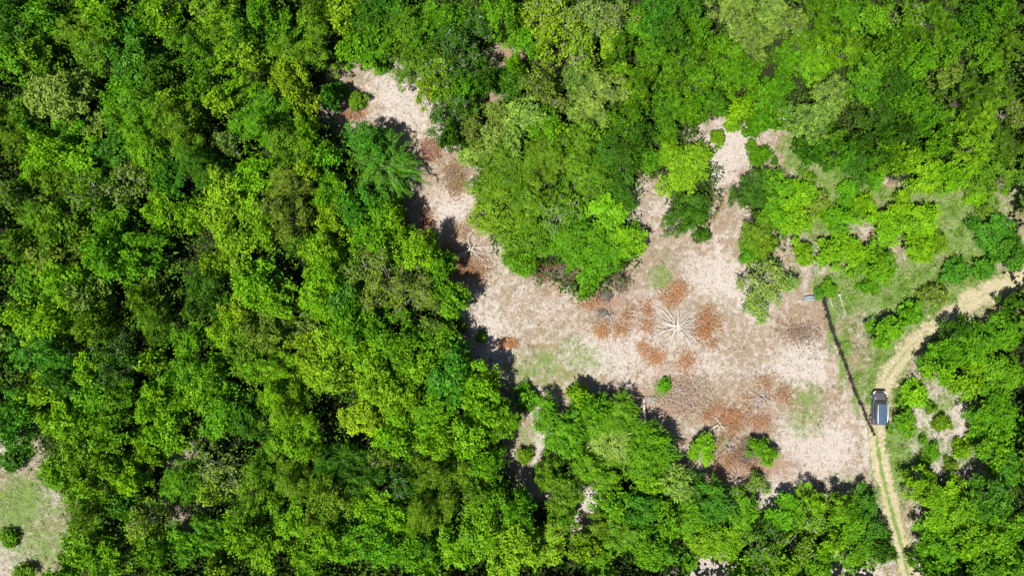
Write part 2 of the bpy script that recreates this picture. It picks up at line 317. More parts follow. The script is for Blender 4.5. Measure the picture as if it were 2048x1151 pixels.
# x y r tone kind, photo pixels of the crown's centre
TREES = """
10 20 40 Dd|50 62 42 Db|20 115 42 Gb|85 30 35 Gb|150 50 52 Mf|188 12 30 Lb|215 48 34 Gb|258 60 36 Eb|112 195 70 Pb|182 95 50 Mf|64 108 36 Mb|10 225 42 Mf|24 272 36 Mf|252 112 46 Eb|300 135 40 Db|330 25 36 Lb|296 30 28 Gb|380 82 44 Gf|442 48 46 Lf|410 8 34 Ys|520 22 40 Gb|562 64 36 Gb|488 70 36 Db|450 106 30 Ld|502 118 36 Yb|572 112 42 Mf|625 92 40 Mf|620 30 36 Mf|670 28 34 Yb|578 168 44 Yb|472 168 36 Lf|395 175 32 Gb|436 196 30 Yb|342 204 28 Yb|238 178 34 Gb|240 235 42 Gf|292 218 40 Gf|352 238 44 Mf|526 236 58 Gf|566 288 46 Mf|614 264 28 Lb|656 186 18 Eb|62 250 32 Db|132 268 38 Gb|88 298 38 Lb|150 312 42 Lb|60 338 34 Ld|215 292 38 Eb|284 305 42 Lf|366 280 42 Mf|405 328 48 Df|448 282 26 Ps|506 348 42 Lb|450 384 46 Yb|570 372 52 Of|616 346 28 Yb|662 385 36 Gb|172 388 48 Ms|240 370 46 Os|104 366 38 Mf|28 392 34 Os|646 322 30 Gb|326 350 34 Eb
704 22 40 Yb|738 32 42 Db|776 20 42 Eb|740 76 42 Gb|702 90 30 Lb|800 64 46 Mf|852 48 48 Gf|832 112 46 Mf|892 36 42 Gd|904 88 44 Ds|872 136 42 Ms|940 112 38 Ds|950 48 38 Ds|1002 18 40 Gb|1032 50 38 Gb|1056 84 30 Gd|1082 26 38 Ys|1124 30 44 Ys|1096 78 34 Ys|1168 96 36 Ys|1180 24 42 Ps|1222 34 40 Ps|1212 74 30 Ys|1270 48 46 Gb|1320 28 46 Eb|1352 66 44 Db|852 178 26 Ys|886 176 32 Ms|928 176 30 Gd|962 160 26 Dd|1018 164 34 Dd|1030 128 16 Lb|1082 160 34 Os|1104 196 36 Os|1162 146 38 Pf|1202 178 50 Pf|1176 222 40 Pf|1238 138 32 Lf|1276 182 34 Lf|1258 232 42 Gd|1240 92 34 Gf|1318 108 44 Gf|1300 148 36 Mf|1352 152 42 Gf|1338 204 40 Gf|888 246 34 Ds|922 222 34 Ds|904 272 22 Dd|948 258 28 Os|1002 236 36 Pb|980 278 36 Pb|948 306 26 Pb|1052 228 40 Pb|1092 248 30 Gb|1112 258 22 Ld|1024 284 28 Pb
1370 18 40 Db|1400 70 42 Gb|1478 24 58 Pf|1546 28 52 Pf|1602 32 36 Pf|1520 76 38 Pf|1450 102 40 Gb|1492 134 38 Gb|1382 120 44 Gf|1410 158 40 Gf|1424 204 40 Gf|1652 26 44 Gb|1702 30 44 Gb|1752 40 38 Gb|1602 86 42 Gf|1660 76 40 Lf|1702 92 38 Lf|1640 132 50 Lf|1668 182 52 Pf|1636 236 52 Pf|1664 278 40 Mf|1590 118 34 Gf|1762 120 50 Gd|1742 182 48 Gd|1796 166 46 Dd|1766 232 54 Dd|1806 266 38 Dd|1726 284 22 Dd|1834 204 42 Gd|1864 232 34 Gb|1796 84 42 Gb|1844 112 44 Gb|1902 148 34 Pb|1884 112 38 Gb|1832 28 42 Ms|1882 42 46 Mf|1922 64 40 Gf|1962 36 40 Db|2004 28 46 Gb|2024 88 40 Mf|1990 108 36 Gb|1952 188 46 Mf|2002 186 44 Mf|2024 226 40 Os|1972 234 46 Lf|1930 248 36 Lf|1960 292 44 Lf|2012 290 44 Mf|1882 286 34 Gb|1868 346 42 Lb|1906 352 38 Lb|1812 318 38 Lb|1776 316 30 Gf|1954 342 40 Mf|2014 352 44 Mf|1680 306 38 Gd|1712 332 34 Dd|1640 296 28 Ed|1532 190 36 Gb|1562 222 34 Gs|1530 240 28 Gb|1492 214 26 Lb|1566 168 32 Gb|1452 176 36 Gb
1010 330 52 Mf|1092 318 54 Mf|1152 286 48 Mf|1172 352 46 Mf|1252 318 40 Dd|1212 300 36 Dd|1284 268 36 Dd|1332 250 36 Gd|1240 384 36 Dd|1372 342 50 Yb|1374 424 46 Df|1404 470 13 Df|1300 318 26 Gd|982 370 40 Md|1000 424 46 Md|1062 386 54 Mf|1116 430 54 Ms|1062 476 46 Md|1152 486 50 Gd|1208 426 42 Lb|1252 478 38 Lb|1206 502 42 Gb|1182 542 34 Gd|1050 526 22 Gd|1388 216 26 Gb|1340 300 30 Lb
1506 382 38 Df|1558 372 36 Gf|1594 392 34 Lb|1592 444 34 Lb|1546 430 32 Gb|1520 478 38 Mf|1496 506 18 Gd|1602 508 24 Lb|1682 440 30 Gb|1736 412 22 Lb|1676 498 34 Lb|1716 506 30 Lb|1774 454 38 Lb|1842 440 40 Lb|1836 492 34 Lb|1806 414 26 Lb|1758 532 38 Gb|2002 468 44 Eb|2034 500 34 Eb|1528 566 44 Ps|1520 612 30 Ps|1568 574 26 Ps|1780 662 34 Gb|1828 624 20 Gb
1908 708 42 Gb|1876 748 32 Lb|1942 764 36 Lb|1962 694 42 Gb|2016 664 38 Gb|2004 744 46 Gb|1924 660 26 Db|2034 606 24 Db|1990 812 44 Gb|1986 846 32 Gb|2024 858 40 Gb|2000 905 34 Gb|2032 934 40 Eb|1858 978 36 Lb|1908 992 38 Lb|1874 1030 42 Lb|1932 1034 42 Gb|1992 1000 40 Eb|2016 1064 44 Gb|1962 1084 42 Lb|1902 1106 40 Gb|1862 1088 30 Gb|2034 1132 40 Gb|1964 1142 38 Gb|1862 1134 22 Gb
1632 1002 32 Lf|1684 1020 34 Lf|1734 1014 34 Ed|1752 1062 36 Ed|1700 1060 38 Gb|1664 1084 28 Lb|1622 1042 36 Ms|1572 1030 34 Gb|1544 1068 34 Ds|1484 1030 38 Gb|1432 1006 34 En|1390 988 30 Dn|1370 1034 36 Gn|1404 1076 40 Lb|1462 1080 40 Lb|1524 1106 40 Ms|1596 1100 36 Ms|1722 1108 38 Gb|1772 1104 26 Db|1500 1146 36 Lb|1574 1142 34 Lb|1636 1134 32 Gb
1090 828 26 Gn|1128 872 40 Gn|1162 794 20 Lb|1192 814 20 Gn|1182 846 38 Gn|1240 830 38 Gn|1226 890 44 Pn|1186 938 38 Lf|1100 946 32 Mf|1130 990 38 Mf|1206 962 34 Mf|1288 880 34 Gn|1288 930 38 Gn|1322 904 32 Gn|1350 962 32 Pn|1302 972 32 Lb|1236 1014 34 Gb|1284 1022 36 Eb|1332 1038 34 Gb|1202 1056 30 Mf|1250 1080 42 Mf|1168 1102 28 Yb|1310 1098 44 Gb|1204 1130 38 Gb|1134 1036 24 Gb|1376 1132 24 Gb
952 766 40 Lb|1004 848 34 Gb|900 756 48 Eb|862 828 50 Lb|802 800 50 Lb|756 770 50 Yb|722 836 40 Yb|786 880 42 Lb|884 888 42 Lb|934 880 42 Lb|964 926 34 Gb|882 962 52 Mf|932 960 40 Mf|852 1014 52 Mf|984 1004 38 Gb|1036 1026 34 Gb|962 1060 46 Lb|1032 1090 46 Yb|1092 1108 38 Yb|904 1094 44 Lb|1002 1136 38 Yb|1108 1062 26 Ys|716 942 44 Df|760 920 30 Os|802 968 36 Ds|744 1004 40 Lb|792 1036 36 Lb|700 1082 42 Gb|760 1092 44 Gb|828 1102 40 Gb|860 1142 32 Gb|968 820 38 Lb
62 432 38 Mf|104 456 46 Mb|30 486 34 Mb|92 512 44 Ob|152 484 46 Ob|212 432 40 Gb|200 500 44 Gb|244 524 42 Gb|286 480 36 Gb|316 414 34 Lb|380 428 28 Lb|436 428 46 Yb|484 402 46 Lb|470 482 46 Yb|572 434 46 Of|428 522 30 Yb|662 432 34 Yb|640 498 38 Lb|604 480 30 Db|526 452 34 Lb|394 580 44 Df|440 606 30 Df|272 590 32 Mf|294 648 34 Mf|52 566 44 Gb|112 560 42 Lb|160 590 40 Pb|48 646 42 Lb|94 640 44 Lb|30 706 40 Eb|92 704 42 Eb|170 648 36 Md|212 700 38 Ds|168 738 36 Lb|292 722 20 Yb|374 690 34 Gb|452 664 38 Lb|500 568 44 Lb|546 604 44 Lb|476 614 34 Yb|520 664 42 Ob|642 594 40 Ld|682 600 42 Eb|646 550 34 Lb|618 700 42 Yb|672 684 44 Yb|660 744 46 Yb|600 760 42 Yb|490 722 40 Mb|548 732 38 Lf|362 762 42 Gb|410 752 36 Gb|120 768 38 Db|222 752 34 Ds|585 650 34 Ps
704 422 42 Eb|752 404 36 Eb|782 446 36 Lb|832 504 38 Lb|742 470 44 Gb|722 536 42 Os|770 562 48 Os|832 580 50 Os|880 538 28 Gb|900 598 32 Gb|862 644 30 Os|872 690 42 Gb|700 644 44 Gb|744 652 40 Gb|794 684 44 Gb|742 714 44 Lb|832 734 42 Lb
68 790 42 Lb|28 824 42 Eb|102 838 42 Lb|18 862 36 Eb|182 792 44 Gb|234 800 40 Gd|156 858 38 Lb|212 862 42 Gb|148 912 44 Mb|108 946 34 Lb|204 926 40 Mb|242 956 36 Lb|172 982 38 Lb|302 808 36 Lb|350 808 34 Lb|322 860 42 Lb|402 784 42 Lb|440 832 42 Gb|296 898 28 Lb|486 840 38 Db|556 820 50 Lf|590 880 46 Lf|352 968 38 Gf|430 940 44 Ps|414 984 28 Ys|530 944 48 Mf|500 1000 44 Mf|600 954 52 Mf|646 1012 48 Mf|660 930 34 Df|570 1036 42 Lb|160 1042 36 Mf|246 1012 32 Db|284 1054 38 Ys|164 1098 42 Lb|212 1126 38 Lb|306 1112 34 Gb|366 1092 40 Gb|420 1072 36 Gf|482 1070 42 Lb|526 1106 42 Lb|650 1082 40 Lb|616 1132 36 Lb|434 1132 22 Yb|120 1138 26 Lb
"""
BUSH = """
760 130 15 Gd,small green shrub at the top edge of the pale upper bare patch
712 198 18 Md,dull green shrub in the left part of the upper bare patch
676 176 13 Gb,low green shrub on the left rim of the upper bare patch
1170 584 13 Lb,bright low shrub in front of the big central thicket
1052 797 20 Gb,round green shrub at the gap left of the drooping trees
1048 912 14 Mb,small moss green shrub in the narrow dry strip
962 674 9 Gb,tiny green shrub alone beside the dark forest edge
1407 900 26 Lb,bright lime round shrub standing in the lower clearing
1528 905 27 Gb,green rounded shrub right of the bright lime one in the lower clearing
1516 970 24 Os,thin olive shrub low in the clearing among reddish litter
1436 276 17 Lb,bright lime shrub at the top of the right bare patch
1520 310 21 Gb,green shrub on the right side of the right bare patch
1549 322 8 Ed,tiny cool green shrub right of the right bare patch
1464 248 17 Lb,lime shrub where the right bare patch meets the trees
1502 288 10 Gb,small green tuft near the middle of the right bare patch
1740 575 15 Gb,low shrub under the trees beyond the white pipe
1835 790 22 Lb,round bright shrub right of the front of the car
1813 847 28 Gb,wide green shrub directly right of the car
1890 846 15 Mb,moss green shrub between pale ground and the right forest
1928 900 16 Lb,lime shrub by the pale ground left of the right forest
1870 905 14 Gb,small shrub on the pale ground below the car's right side
1920 542 22 Eb,low dark shrub above the upper stretch of the dirt road
1974 536 20 Eb,low dark shrub beside the far right end of the dirt road
1876 588 22 Os,twiggy grey-green shrub above the dirt road
1752 655 12 Ed,small dark shrub left of the emerald roadside tree
1640 585 11 Eb,small green bush at the top end of the brush fence
1662 576 14 Gb,green shrub just right of the brush fence's top end
1640 408 22 Os,grey twiggy shrub in the rough grass left of the lime trees
1880 480 18 Mb,moss shrub in the green verge right of the lime trees
14 922 20 Db,dark shrub on the left border at the top of the lower left field
14 1076 14 Gb,small green shrub on the left border of the lower left field
44 1146 15 Mb,low shrub on the bottom border of the lower left field
1330 770 11 Gb,small bright weed clump above the red-brown brush heap
1025 518 12 Gb,small green weed bush left of the central thicket
920 650 10 Ob,small olive shrub tucked at the forest edge
1700 400 15 Gb,small green shrub between the verge trees
1620 360 16 Ms,mossy twiggy shrub on the rough ground right of the bare patch
1976 424 15 Ob,low olive shrub in the rough grass left of the dark tree at the right border
1704 374 17 Gb,green shrub on the rough ground above the verge trees
1756 356 16 Gb,low green shrub at the forest edge above the verge trees
1960 395 16 Lb,lime shrub in the rough grass at the far right
1185 570 10 Ds,dark thin shrub under the central thicket
1850 925 13 Mb,mossy little shrub at the lower edge of the pale ground right of the track
1848 880 9 Gs,thin green weed shrub in the pale ground below the round shrub by the car
1948 880 12 Lb,lime shrub on the right rim of the pale ground
1865 815 11 Ms,thin mossy shrub between the two shrubs right of the car's bonnet
1905 930 12 Ob,olive shrub at the lower right of the pale ground
1075 800 9 Gb,little weed bush beside the round green shrub
"""
# landmarks for telling forest trees apart
LM = [(1760,815,'the parked car'),(740,195,'the upper bare patch'),(775,325,'the spiky cane clump'),(1450,300,'the right bare patch'),(940,497,'the pale felled trunk'),(1636,592,'the grey metal bars'),(60,1010,'the dry lower left field'),(1170,1020,'the small dry gap'),(1020,115,'the reddish gap at the top'),(1700,580,'the white pipe'),(1290,835,'the leaning dead trunk'),(1990,590,'the far right road end')]
LIST = []
for q_ in TREES.strip().replace('\n', '|').split('|'):
    q_ = q_.split(); LIST.append((float(q_[0]), float(q_[1]), float(q_[2]), q_[3]))
CNT = {}; USED = set(); TI = 0
rt = np.random.RandomState(77)
def near(x, y, dx, dy, lim=115):
    best = None
    for a, b, r, tk in LIST:
        u, v = a-x, b-y; d = math.hypot(u, v)
        if d < 8 or d > lim or (u*dx+v*dy)/d < .72: continue
        if best is None or d < best[0]: best = (d, tk)
    return best[1] if best else None
def label_for(x, y, r, tone, kind, noun='tree'):
    size = 'small' if r < 28 else ('mid-sized' if r < 38 else ('broad' if r < 46 else 'huge'))
    base = f'{size} {TW[tone]} {KW[kind]} {noun}'
    d, L = min((math.hypot(x-a, y-b), (a, b, n)) for a, b, n in LM)
    if d < 150:
        an = math.degrees(math.atan2(L[1]-y, x-L[0])) % 360
        w = ['right of', 'above and right of', 'above', 'above and left of', 'left of', 'below and left of', 'below', 'below and right of'][int((an+22.5)//45) % 8]
        s = f'{base} {w} {L[2]}'
        if s not in USED: USED.add(s); return s
    reg = ('top', 'upper', 'middle', 'lower', 'bottom')[min(4, int(y/230.3))]+' '+('far left', 'left', 'centre left', 'centre right', 'right', 'far right')[min(5, int(x/341.4))]
    dirs = [(-1, 0, 'left'), (0, 1, 'below'), (1, 0, 'right'), (0, -1, 'above')]; nb = [(near(x, y, a, b), w) for a, b, w in dirs]; nb = [(TW[t[0]]+('' if t[1] in 'b' else ' '+KW[t[1]]), w) for t, w in nb if t]
    import itertools
    for k in (2, 3):
        for cb in itertools.combinations(nb, k):
            s = f"{base}, "+', '.join(f'{t} one {w}' for t, w in cb)+f', {reg}'
            if s not in USED and len(s.split()) <= 16: USED.add(s); return s
    s = f'{base}, {reg}, {nb[0][0]} {nb[0][1]}'; print('DUP', s); return s
def plant(x, y, r, tone, kind, label=None, bush=False, group=None):
    global TI; TI += 1
    rm = r*GW/2048.0
    z0 = 0.0
    # height: forest trees grow with the crown; the central thicket and roadside trees are lower
    if bush: hh = 1.15*rm+.35
    elif (940 < x < 1430 and 290 < y < 600) or (1460 < x < 1900 and 350 < y < 700): hh = rm*1.0+.9
    else:
        top = 7.6 if (x < 1040 and y > 330) or x < 640 else (6.2 if y < 330 else (3.9 if x > 1750 else 3.7 if x > 1360 else 4.4))
        hh = min(top+rt.normal()*(2.2 if y < 330 and x > 1000 else 1.0), (3.4 if top > 6 else 2.0)+1.5*rm+rt.normal()*.7)
        hh = max(hh, .9*rm+.8)
    wx, wy = PX(x, y, hh*.85); rw = rm*(CAMH-hh*.85)/CAMH*(1.12 if x < 1040 and y > 200 else (.86 if y < 330 and x > 1230 else 1.0 if x > 1430 else 1.04))
    si = int(np.argmin([abs(rw-s) for s in SIZES])); pr = PROTO[kind, si]; k0 = (kind, si); CNT[k0] = CNT.get(k0, -1)+1
    cm, tm = pr[CNT[k0] % len(pr)]
    s = rw/SIZES[si]; sz = hh/HS[si]
    root = bpy.data.objects.new('shrub' if bush else KN[kind], None); C.objects.link(root); root.empty_display_size = .5
    root.location = (wx, wy, float(hgt(wx, wy))); root.rotation_euler = (0, 0, rt.uniform(0, 2*pi) if kind != 'n' else rt.uniform(-.4, .4))
    q = rt.uniform(.84, 1.19); sx = s*q; sy = s/q*rt.uniform(.95, 1.08)
    root.scale = (sx, sy, sz)
    c = link('crown', cm, root); t = link('stem' if bush else 'trunk', tm, root)
    b = np.array(TONE[tone])*rt.uniform(.95, 1.22); b = b*np.array([rt.uniform(.88, 1.1), 1, 1])
    if x > 1230 and y < 330: b = b*(.95 if tone in 'LPY' else .8)*rt.uniform(.85, 1.1)
    elif x > 1060 and not bush: b = b*.97
    c.color = (*b, 1)
    tag(root, label or label_for(x, y, r, tone, kind), 'shrub' if bush else 'tree', group or ('forest trees around the clearing' if not bush else 'shrubs in the open ground'))
    return root
ALLT = []
for line in TREES.strip().replace('\n', '|').split('|'):
    x, y, r, tk = line.split(); x, y, r = float(x), float(y), float(r); ALLT.append((x, y, r)); plant(x, y, r, tk[0], tk[1])
print('TREES', len(ALLT))
for line in BUSH.strip().split('\n'):
    a, lb = line.split(',', 1); x, y, r, tk = a.split(); plant(float(x), float(y), float(r), tk[0], tk[1], lb, True)

# ------------------------------------------------------------------ spiky cane clump
def arch(rs, th, L, h0, up, k=7):
    s = np.linspace(0, 1, k); rr_ = L*s; z = h0+up*np.sin(s*pi*.62)*1.1-up*.55*s**3
    th2 = th+rs.normal()*.12*s
    return np.stack([rr_*np.cos(th2), rr_*np.sin(th2), z], 1)
def cane_clump(px, py, r, nst, hh, label, tone=(.085, .25, .012)):
    rs = np.random.RandomState(9); wx, wy = PX(px, py, hh*.8)
    root = link('cane_clump', None, None, (wx, wy, float(hgt(wx, wy)))); tag(root, label, 'plant')
    tb, P, N, A = [], [], [], []
    for i in range(nst):
        th = rs.uniform(0, 2*pi); L = r*rs.uniform(.35, 1.12); pts = arch(rs, th, L, rs.uniform(.1, .4), hh*rs.uniform(.6, 1.0)); pts[:, :2] += rs.normal(size=2)*.75
        tb.append(tube(pts, np.linspace(.035, .008, len(pts)), 3))
        m = int(L*17); u = np.sort(rs.uniform(.2, 1, m)); p = np.stack([np.interp(u, np.linspace(0, 1, len(pts)), pts[:, c]) for c in range(3)], 1)
        out = np.array([cos(th), sin(th), -.25]); side = np.array([-sin(th), cos(th), 0])
        sg = np.where(np.arange(m) % 2, 1, -1)[:, None]
        A.append(nrm(out*.9+side*sg*.55+rs.normal(size=(m, 3))*.12)); N.append(nrm(np.array([0, 0, 1.])+rs.normal(size=(m, 3))*.28+side*sg*.3)); P.append(p)
    P, N, A = map(np.concatenate, (P, N, A)); V, F = leaves(P, N, .5, .075, rs, A, .25)
    cr = link('leaves', quads('leaves', V, F, M_LEAF, np.repeat(np.clip(rs.normal(.5, .25, len(P)), 0, 1), 4)), root); cr.color = (*tone, 1)
    V, F = cat(tb); link('canes', quads('canes', V, F, M_BARK), root)
cane_clump(768, 335, 4.2, 150, 5.0, 'spiky green cane clump with long arching blades on the forest edge')
plant(738, 282, 38, 'E', 'd', 'cool green rounded tree growing out behind the spiky cane clump')

# ------------------------------------------------------------------ felled trees and brush heaps
def stick(rs, th, r0, r1, zt, rad, bend=.25):
    k = 6; s = np.linspace(0, 1, k); r = r0+(r1-r0)*s; t2 = th+rs.normal()*bend*s**1.5+np.cumsum(rs.normal(size=k))*.018
    z = zt*(1-s)**1.3*.9+.12+.18*np.sin(s*pi)*rs.uniform(.2, 1.3); return np.stack([r*np.cos(t2), r*np.sin(t2), z], 1), rad*(1-.8*s)
def felled(px, py, r, nb, seed, label, bark=M_PALE, leafc=(.46, .20, .09), arcs=((0, 360, 1),), nleaf=2600, rad=.055, rin=.62, name='felled_tree', trunk=None, soft=(13, .2), bend=.6, group=None):
    rs = np.random.RandomState(seed); wx, wy = PX(px, py, .3)
    root = link(name, None, None, (wx, wy, float(hgt(wx, wy)))); tag(root, label, 'felled tree' if name == 'felled_tree' else 'brush heap', group)
    root_th = np.sort(rs.uniform(0, 2*pi, nb))+rs.normal(size=nb)*.05
    for th in root_th:
        L = r*rs.uniform(.5 if nb > 20 else .25, .97); pts, rd = stick(rs, th, .12, L, .55, rad*rs.uniform(.5, 1.35), bend)
        parts = [tube(pts, rd+.012, 5)]
        for q in range(rs.randint(2, 5)):
            i = rs.randint(1, 4); t0 = th+rs.choice([-1, 1])*rs.uniform(.3, .8); l2 = L*rs.uniform(.3, .55); s = np.linspace(0, 1, 4)[:, None]
            d = np.array([cos(t0), sin(t0), .02]); b2 = pts[i]+d*l2*s+np.c_[rs.normal(size=(4, 2))*.05, np.zeros(4)]; b2[:, 2] = np.maximum(.06, b2[:, 2]*(1-.5*s[:, 0]))
            parts.append(tube(b2, np.linspace(rd[i]*.55, .01, 4), 4))
        V, F = cat(parts); link('branch', quads('branch', V, F, bark, smooth=True), root)
    if trunk:
        th, L, tr = trunk; th = radians(th); s = np.linspace(-.25, 1, 6)
        V, F = tube(np.stack([s*L*cos(th), s*L*sin(th), .2+.25*s], 1), np.linspace(tr, tr*.45, 6), 8); link('trunk', quads('trunk', V, F, bark, smooth=True), root)
    else:
        V, F = tube([(0, 0, -.2), (0, 0, .25), (.01, 0, .45)], [.2, .17, .12], 9); link('stump', quads('stump', V, F, bark, smooth=True), root)
    P = []; wsum = sum(a[2]*(a[1]-a[0]) for a in arcs)
    for a0, a1, w in arcs:
        m = int(nleaf*w*(a1-a0)/wsum); ns = max(3, int((a1-a0)/9)); cl = rs.uniform(a0, a1, ns); cr_ = rs.uniform(rin, 1.0, ns)
        ci = rs.randint(0, ns, m); th = np.radians(cl[ci]+rs.normal(size=m)*soft[0]); rd = r*(cr_[ci]+rs.normal(size=m)*soft[1])
        P.append(np.stack([rd*np.cos(th), rd*np.sin(th), rs.uniform(.04, .45, m)], 1))
    P = np.concatenate(P); m = len(P)
    ax = nrm(P*np.array([1, 1, 0])+rs.normal(size=(m, 3))*r*.22); N = nrm(np.array([0, 0, 1.])+rs.normal(size=(m, 3))*.45)
    V, F = leaves(P, N, .34, .05, rs, ax)
    lv = link('dead_leaves', quads('dead_leaves', V, F, M_DEAD, np.repeat(np.clip(rs.normal(.5, .25, m), 0, 1), 4)), root); lv.color = (*leafc, 1)
    return root
felled(1350, 655, 5.0, 34, 1, 'star-shaped felled tree of bleached white branches ringed by orange dead leaves', arcs=((-25, 40, 1.3), (65, 112, 1.2), (145, 185, 1), (188, 250, 1.2), (262, 300, .8)), nleaf=5200, rad=.031, soft=(7, .13), leafc=(.44, .21, .11), bend=.3)
felled(1530, 800, 3.1, 11, 2, 'grey spindly felled tree with dark centre and russet leaves near the right fence', bark=M_GREYB, arcs=((-30, 35, 1), (60, 130, 1), (150, 230, .7), (250, 285, 1.2)), nleaf=1900, rad=.03, leafc=(.38, .2, .12))
felled(1437, 848, 2.4, 8, 3, 'small pale forked felled tree beside a bright rust leaf patch', arcs=((-20, 50, 1.6), (80, 150, .8)), nleaf=1500, leafc=(.43, .22, .14), rad=.035)
felled(1470, 958, 3.0, 10, 4, 'dark splayed felled branches with reddish litter low in the clearing', bark=M_GREYB, arcs=((0, 60, 1), (90, 200, 1), (300, 350, 1)), nleaf=1100, leafc=(.42, .19, .11), rad=.04)
felled(1455, 893, 1.9, 7, 5, 'grey crossed dead branches right of the lime shrub', bark=M_GREYB, arcs=((0, 360, 1),), nleaf=900, leafc=(.3, .18, .12), rad=.035)
felled(943, 497, 3.3, 14, 6, 'pale felled trunk with splayed limbs between forest edge and central thicket', arcs=((170, 260, 1.4), (270, 320, 1), (80, 150, .6)), nleaf=3000, trunk=(208, 2.1, .11), leafc=(.36, .2, .12), rad=.026)
felled(1217, 630, 2.9, 9, 7, 'thin bare felled sapling with scattered orange leaf tufts left of the star-shaped one', bark=M_GREYB, arcs=((230, 262, 1.6), (-10, 30, .6), (290, 330, .9), (110, 170, .5)), nleaf=1700, leafc=(.44, .23, .12), rad=.022)
def heap(px, py, rx, ry, seed, label, leafc, nst=160, nleaf=2200, bark=M_GREYB):
    rs = np.random.RandomState(seed); wx, wy = PX(px, py, .2)
    root = link('brush_heap', None, None, (wx, wy, float(hgt(wx, wy)))); tag(root, label, 'brush heap', 'heaps of cut brush')
    parts = []
    for i in range(nst):
        c = rs.normal(size=2)*.42*np.array([rx, ry]); th = rs.uniform(0, pi); l = rs.uniform(.5, 1.6); d = np.array([cos(th), sin(th)]); z = rs.uniform(.05, .5)
        s = np.linspace(-.5, .5, 4)[:, None]; xy = c+d*l*s+rs.normal(size=(4, 2))*.06
        parts.append(tube(np.c_[xy, z+s[:, 0]*rs.normal()*.25+.05], np.linspace(.028, .01, 4), 3))
    V, F = cat(parts); V[:, 2] = np.maximum(V[:, 2], .02); link('cut_sticks', quads('cut_sticks', V, F, bark), root)
    P = np.c_[rs.normal(size=(nleaf, 2))*.46*np.array([rx, ry]), rs.uniform(.03, .4, nleaf)]
    N = nrm(np.array([0, 0, 1.])+rs.normal(size=(nleaf, 3))*.5); V, F = leaves(P, N, .24, .09, rs)
    lv = link('dead_leaves', quads('dead_leaves', V, F, M_DEAD, np.repeat(np.clip(rs.normal(.45, .28, nleaf), 0, 1), 4)), root); lv.color = (*leafc, 1)
heap(1362, 792, 3.4, 3.0, 21, 'large round red-brown brush heap below the star-shaped felled tree', (.37, .23, .18), 200, 1700, M_PALE)
heap(1122, 545, 3.2, 1.1, 22, 'brown brush heap along the lower edge of the central thicket', (.26, .13, .09), 150, 2600)
heap(1242, 565, .9, 1.3, 23, 'dark brown brush heap at the right foot of the central thicket', (.18, .10, .07), 60, 900)
heap(910, 358, 1.6, 2.4, 24, 'ochre brush heap on the right side of the upper neck of the clearing', (.34, .20, .09), 90, 1600)
heap(862, 300, 1.3, 1.3, 25, 'reddish brush heap right of the cane clump', (.36, .16, .09), 60, 1200)
heap(1455, 835, 1.0, .9, 26, 'small rust heap touching the forked felled tree', (.46, .21, .12), 20, 1000)
heap(1015, 686, 1.2, .6, 27, 'small orange leaf heap near the dark forest edge', (.5, .24, .12), 14, 900)
heap(1600, 665, 3.0, 1.6, 28, 'thin brown brush heap left of the brush fence', (.30, .19, .13), 70, 800)
heap(705, 228, 1.4, .8, 29, 'orange-brown brush heap in the upper bare patch', (.42, .2, .1), 40, 900)
heap(1210, 590, .8, .7, 30, 'small dark brush heap beside the thicket\'s lowest shrub', (.13, .08, .06), 50, 500)
heap(1205, 625, .6, .5, 31, 'tiny dark twig heap left of the thin felled sapling', (.2, .12, .09), 30, 160)
heap(1495, 905, 1.2, 1.6, 32, 'grey-brown brush heap between the two rounded clearing shrubs', (.2, .12, .09), 90, 900)
heap(1300, 798, 1.1, .5, 33, 'bleached stick heap at the top of the leaning dead trunk', (.5, .42, .36), 60, 200, M_PALE)
heap(853, 455, .7, 2.2, 34, 'narrow red leaf heap hugging the forest shadow', (.42, .2, .14), 16, 1300)

# leaning dead trunk, white pipe, metal bars
rs = np.random.RandomState(51)
x0, y0 = PX(1287, 806, .3); wx, wy = PX(1291, 868, 2.6)
root = link('dead_trunk', None, None, (x0, y0, float(hgt(x0, y0)))); tag(root, 'bleached dead trunk leaning from the clearing into the drooping trees', 'dead tree')
e = np.array([wx-x0, wy-y0, 2.7])
V, F = tube([(0, .5, .1), (0, 0, .25), e*.5, e], [.2, .17, .11, .05], 8); link('trunk', quads('trunk', V, F, M_PALE, smooth=True), root)
for i in range(4):
    b = e*rs.uniform(.45, .85); V, F = tube([b, b+[rs.normal()*.4, -1.2, .6], b+[rs.normal()*.7, -2.4, .9]], [.06, .04, .015], 5); link('branch', quads('branch', V, F, M_PALE, smooth=True), root)
m_white = paint('white_paint', (.5, .51, .48), .5); m_steel = paint('galvanised_steel', (.25, .30, .34), .45, .4); m_darkst = paint('dark_steel', (.05, .06, .07), .5, .3)
x0, y0 = PX(1690, 628, .2); x1, y1 = PX(1678, 589, .5)
root = link('pipe', None, None, (x0, y0, float(hgt(x0, y0)))); tag(root, 'thin white pipe with round white cap lying in the verge grass', 'pipe')
d = np.array([x1-x0, y1-y0, .5]); V, F = tube([(0, 0, .12), d*.5+[0, 0, .06], d], [.035, .035, .03], 8); link('shaft', quads('shaft', V, F, m_white, smooth=True), root)
V, F = tube([d+[0, 0, -.1], d+[0, 0, .0], d+[0, .02, .12], d+[0, .03, .17]], [.10, .16, .13, .02], 14); link('cap', quads('cap', V, F, m_white, smooth=True), root)
x0, y0 = PX(1664, 613, .2); x1, y1 = PX(1658, 596, .4)
V, F = tube([(0, 0, .1), (x1-x0, y1-y0, .45)], [.045, .03], 7); o = link('stake', quads('stake', V, F, m_white), None, (x0, y0, float(hgt(x0, y0)))); tag(o, 'short pale stake leaning beside the top of the brush fence', 'stake')
x0, y0 = PX(1627, 593, .2)
